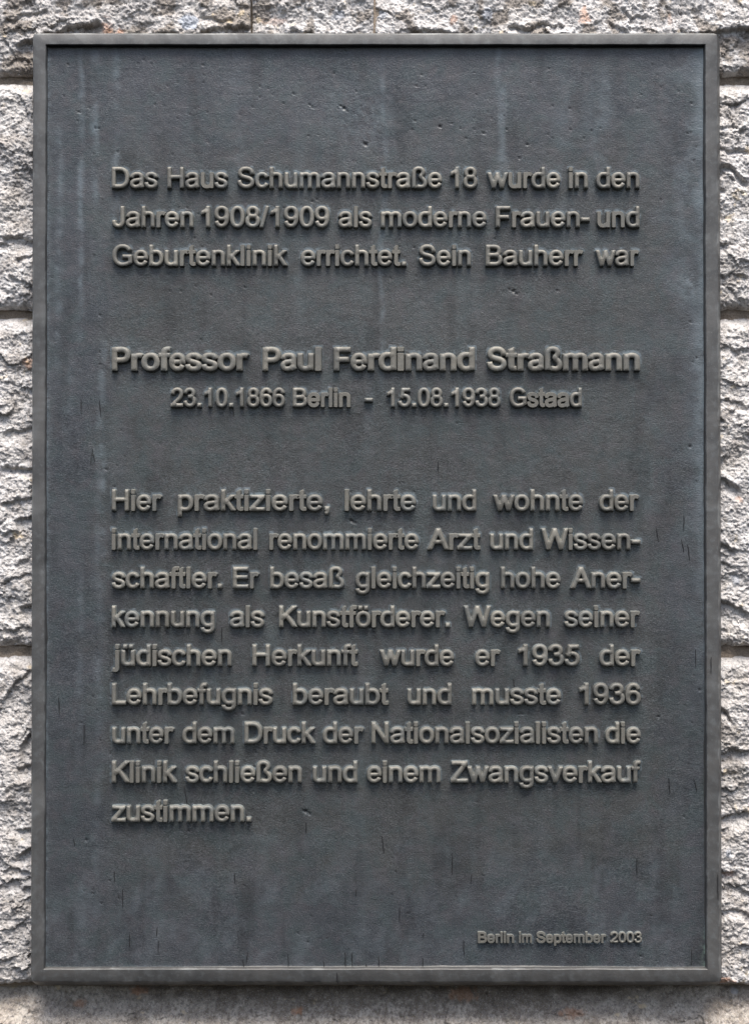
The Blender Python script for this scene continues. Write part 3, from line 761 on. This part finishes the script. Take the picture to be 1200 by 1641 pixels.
GM = {}; SDF = {}
def glyph_mesh(ch, style):
    key = (ch, style)
    if key in GM: return GM[key]
    k, grow = {'regular': (1.0, 28.0), 'bold': (1.55, 20.0), 'medium': (1.14, 30.0), 'small': (1.0, 34.0)}[style]
    xs, ys, s = glyph_sdf(ch, k, 4.0, grow)
    xs, ys, s = xs[::2], ys[::2], s[::2, ::2]
    V, E, Z = [], [], []
    for lv, z in LEVELS:
        for lp in contour(xs, ys, s.copy(), lv):
            lp = thin(lp, .9)
            if len(lp) < 4: continue
            b = len(V)
            V += [Vector(p) for p in lp]; Z += [z] * len(lp)
            E += [(b + i, b + (i + 1) % len(lp)) for i in range(len(lp))]
    vo, eo, fo, ov, oe, of = delaunay_2d_cdt(V, E, [], 0, 1e-4)
    vo = np.array([tuple(v) for v in vo]); zo = np.array([Z[o[0]] if o else 0 for o in ov])
    F = np.array([f for f in fo], int)
    c = vo[F].mean(1)
    ii = np.clip((c[:, 0] - xs[0]) / (xs[1] - xs[0]), 0, len(xs) - 1.01); jj = np.clip((c[:, 1] - ys[0]) / (ys[1] - ys[0]), 0, len(ys) - 1.01)
    i, j = ii.astype(int), jj.astype(int); u, v = ii - i, jj - j
    sc = s[j, i] * (1 - u) * (1 - v) + s[j, i + 1] * u * (1 - v) + s[j + 1, i] * (1 - u) * v + s[j + 1, i + 1] * u * v
    F = F[sc > LEVELS[0][0]]
    # orientation: front faces look towards -Y
    a, b, d = vo[F[:, 0]], vo[F[:, 1]], vo[F[:, 2]]
    ccw = ((b - a)[:, 0] * (d - a)[:, 1] - (b - a)[:, 1] * (d - a)[:, 0]) > 0
    F[~ccw] = F[~ccw][:, ::-1]
    me = mesh_np('letter', np.stack([vo[:, 0], -zo, vo[:, 1]], 1), F, M_LETTER)
    me.set_sharp_from_angle(angle=math.radians(32)); attr(me, 'high', zo)
    x0, x1 = vo[:, 0].min(), vo[:, 0].max()
    GM[key] = (me, x0, x1, vo[:, 1].max() - vo[:, 1].min())
    SDF[key] = (xs, ys, s)
    return GM[key]

EM = {'regular': 44.4, 'bold': 50.6, 'medium': 40.2, 'small': 22.6}
TEXT = [
 ('regular', 300.2, 'Das 178 254 Haus 267 366 Schumannstraße 379.5 709.5 18 720.5 766 wurde 779.5 899 in 910 943 den 954 1025.5'),
 ('regular', 363.0, 'Jahren 178.5 311 1908/1909 321 529 als 541 597 moderne 609 781 Frauen- 793 946 und 955.5 1025.5'),
 ('regular', 424.9, 'Geburtenklinik 179 461.5 errichtet. 480.5 652 Sein 670 755.5 Bauherr 777 935.5 war 953 1025'),
 ('bold', 593.2, 'Professor 178 400 Paul 419.5 516.5 Ferdinand 533.5 762 Straßmann 779 1026.5'),
 ('medium', 651.3, '23.10.1866 272.5 457.5 Berlin 468 562.5 - 583 598.5 15.08.1938 619 803 Gstaad 815.5 933'),
 ('regular', 817.6, 'Hier 178 260.5 praktizierte, 283.5 529 lehrte 551 667.5 und 692 764 wohnte 789 935.5 der 959 1025'),
 ('regular', 880.0, 'international 178 413.5 renommierte 430.5 672 Arzt 684 771 und 784 855 Wissen- 866 1027'),
 ('regular', 942.0, 'schaftler. 178 357 Er 372 416 besaß 431.5 552.5 gleichzeitig 568.5 785 hohe 801.5 899 Aner- 913 1027'),
 ('regular', 1004.3, 'kennung 178 345 als 367 424.5 Kunstförderer. 446 722 Wegen 742 882 seiner 903 1026.5'),
 ('regular', 1066.5, 'jüdischen 179 372 Herkunft 403 574.5 wurde 607.5 728.5 er 760 802.5 1935 829 930 der 959 1027.5'),
 ('regular', 1128.7, 'Lehrbefugnis 178 438 beraubt 468 623.5 und 651.5 724.5 musste 755 900 1936 927 1027.5'),
 ('regular', 1190.8, 'unter 178.5 280 dem 291 376.5 Druck 390.5 506 der 516 584 Nationalsozialisten 594 959 die 968.5 1027.5'),
 ('regular', 1253.4, 'Klinik 178 284 schließen 296 484.5 und 500 573.5 einem 586.5 706.5 Zwangsverkauf 721 1027.5'),
 ('regular', 1316.2, 'zustimmen. 177.5 403.5'),
 ('small', 1511.6, 'Berlin 765 824.5 im 831 853 September 859 972 2003 977.5 1029.5'),
]
# the lines were measured in the photograph; this takes them to the plaque's own face through the camera
def to_plane(x, y):
    u = (x - 600.0) * PX; v = (820.5 - y) * PX
    d = Vector((u, DIST, v)); d.rotate(cam_rot)
    o = cam.location; t = (-RELIEF * PX - o.y) / d.y
    return (o.x + d.x * t, o.z + d.z * t)
from mathutils import Euler
cam_rot = Euler((PITCH, 0, 0)).to_matrix()

def place_all():
    items = []
    for style, base, spec in TEXT:
        w = spec.split(); em = EM[style] / 1000
        for k in range(0, len(w), 3):
            word, xa, xb = w[k], float(w[k + 1]), float(w[k + 2])
            adv, xs_ = 0.0, []
            for ch in word:
                xs_.append(adv); adv += (BOLD.get(ch, 556) if style == 'bold' else GLY[ch][0])
            g0 = glyph_mesh(word[0], style); g1 = glyph_mesh(word[-1], style)
            off = 0
            # bold outlines are drawn on the regular widths; spread them over the wider advance
            ws = [(BOLD[c] / GLY[c][0] if style == 'bold' else 1.0) for c in word]
            lo = g0[1] * ws[0]; hi = xs_[-1] + g1[2] * ws[-1]
            sx = (xb - xa) / (hi - lo)
            for ch, ax, wsc in zip(word, xs_, ws):
                ox = xa + (ax - lo) * sx
                me, x0, x1, hh = glyph_mesh(ch, style)
                items.append((ch, style, ox, base, sx * wsc, em, me, (x1 - x0) * sx * wsc * hh * em))
    return items
items = place_all()
part('panel', panel_mesh())
NAMES = {'.': 'full_stop', ',': 'comma', '-': 'hyphen', '/': 'slash'}
alpha = sorted([i for i in range(len(items)) if items[i][0].isalpha()], key=lambda i: -items[i][7])
single = set(alpha[:300])
rest = []
for i, (ch, style, ox, base, sx, em, me, area) in enumerate(items):
    X, Z = to_plane(ox, base); kx = sx * PX
    rel = RELIEF * PX * (.6 if style == 'small' else 1.0)
    loc = (X, .45 * PX, Z)
    jz = em * PX
    if ch.isalpha() and i not in single:
        n = len(me.vertices); co = np.empty(n * 3, np.float32); me.vertices.foreach_get('co', co); co = co.reshape(-1, 3)
        f = np.empty(len(me.loops), np.int32); me.loops.foreach_get('vertex_index', f)
        rest.append((co * np.array([kx, rel, jz]) + np.array(loc), f.reshape(-1, 3), -co[:, 1].copy()))
        continue
    nm = 'letter' if ch.isalpha() else 'digit' if ch.isdigit() else NAMES[ch]
    o = bpy.data.objects.new(nm, me); col.objects.link(o)
    o.parent = plaque; o.matrix_parent_inverse = PINV
    o.location = loc; o.scale = (kx, rel, jz)
n = 0; VV, FF = [], []
for v, f, _ in rest: VV.append(v); FF.append(f + n); n += len(v)
lm = mesh_np('lettering', np.vstack(VV), np.vstack(FF), M_LETTER)
lm.set_sharp_from_angle(angle=math.radians(32)); attr(lm, 'high', np.concatenate([r[2] for r in rest]))
tag(part('lettering', lm), kind='stuff')
print('glyph tris', sum(len(g[0].polygons) for g in GM.values()), 'items', len(items), 'letters', len(alpha))
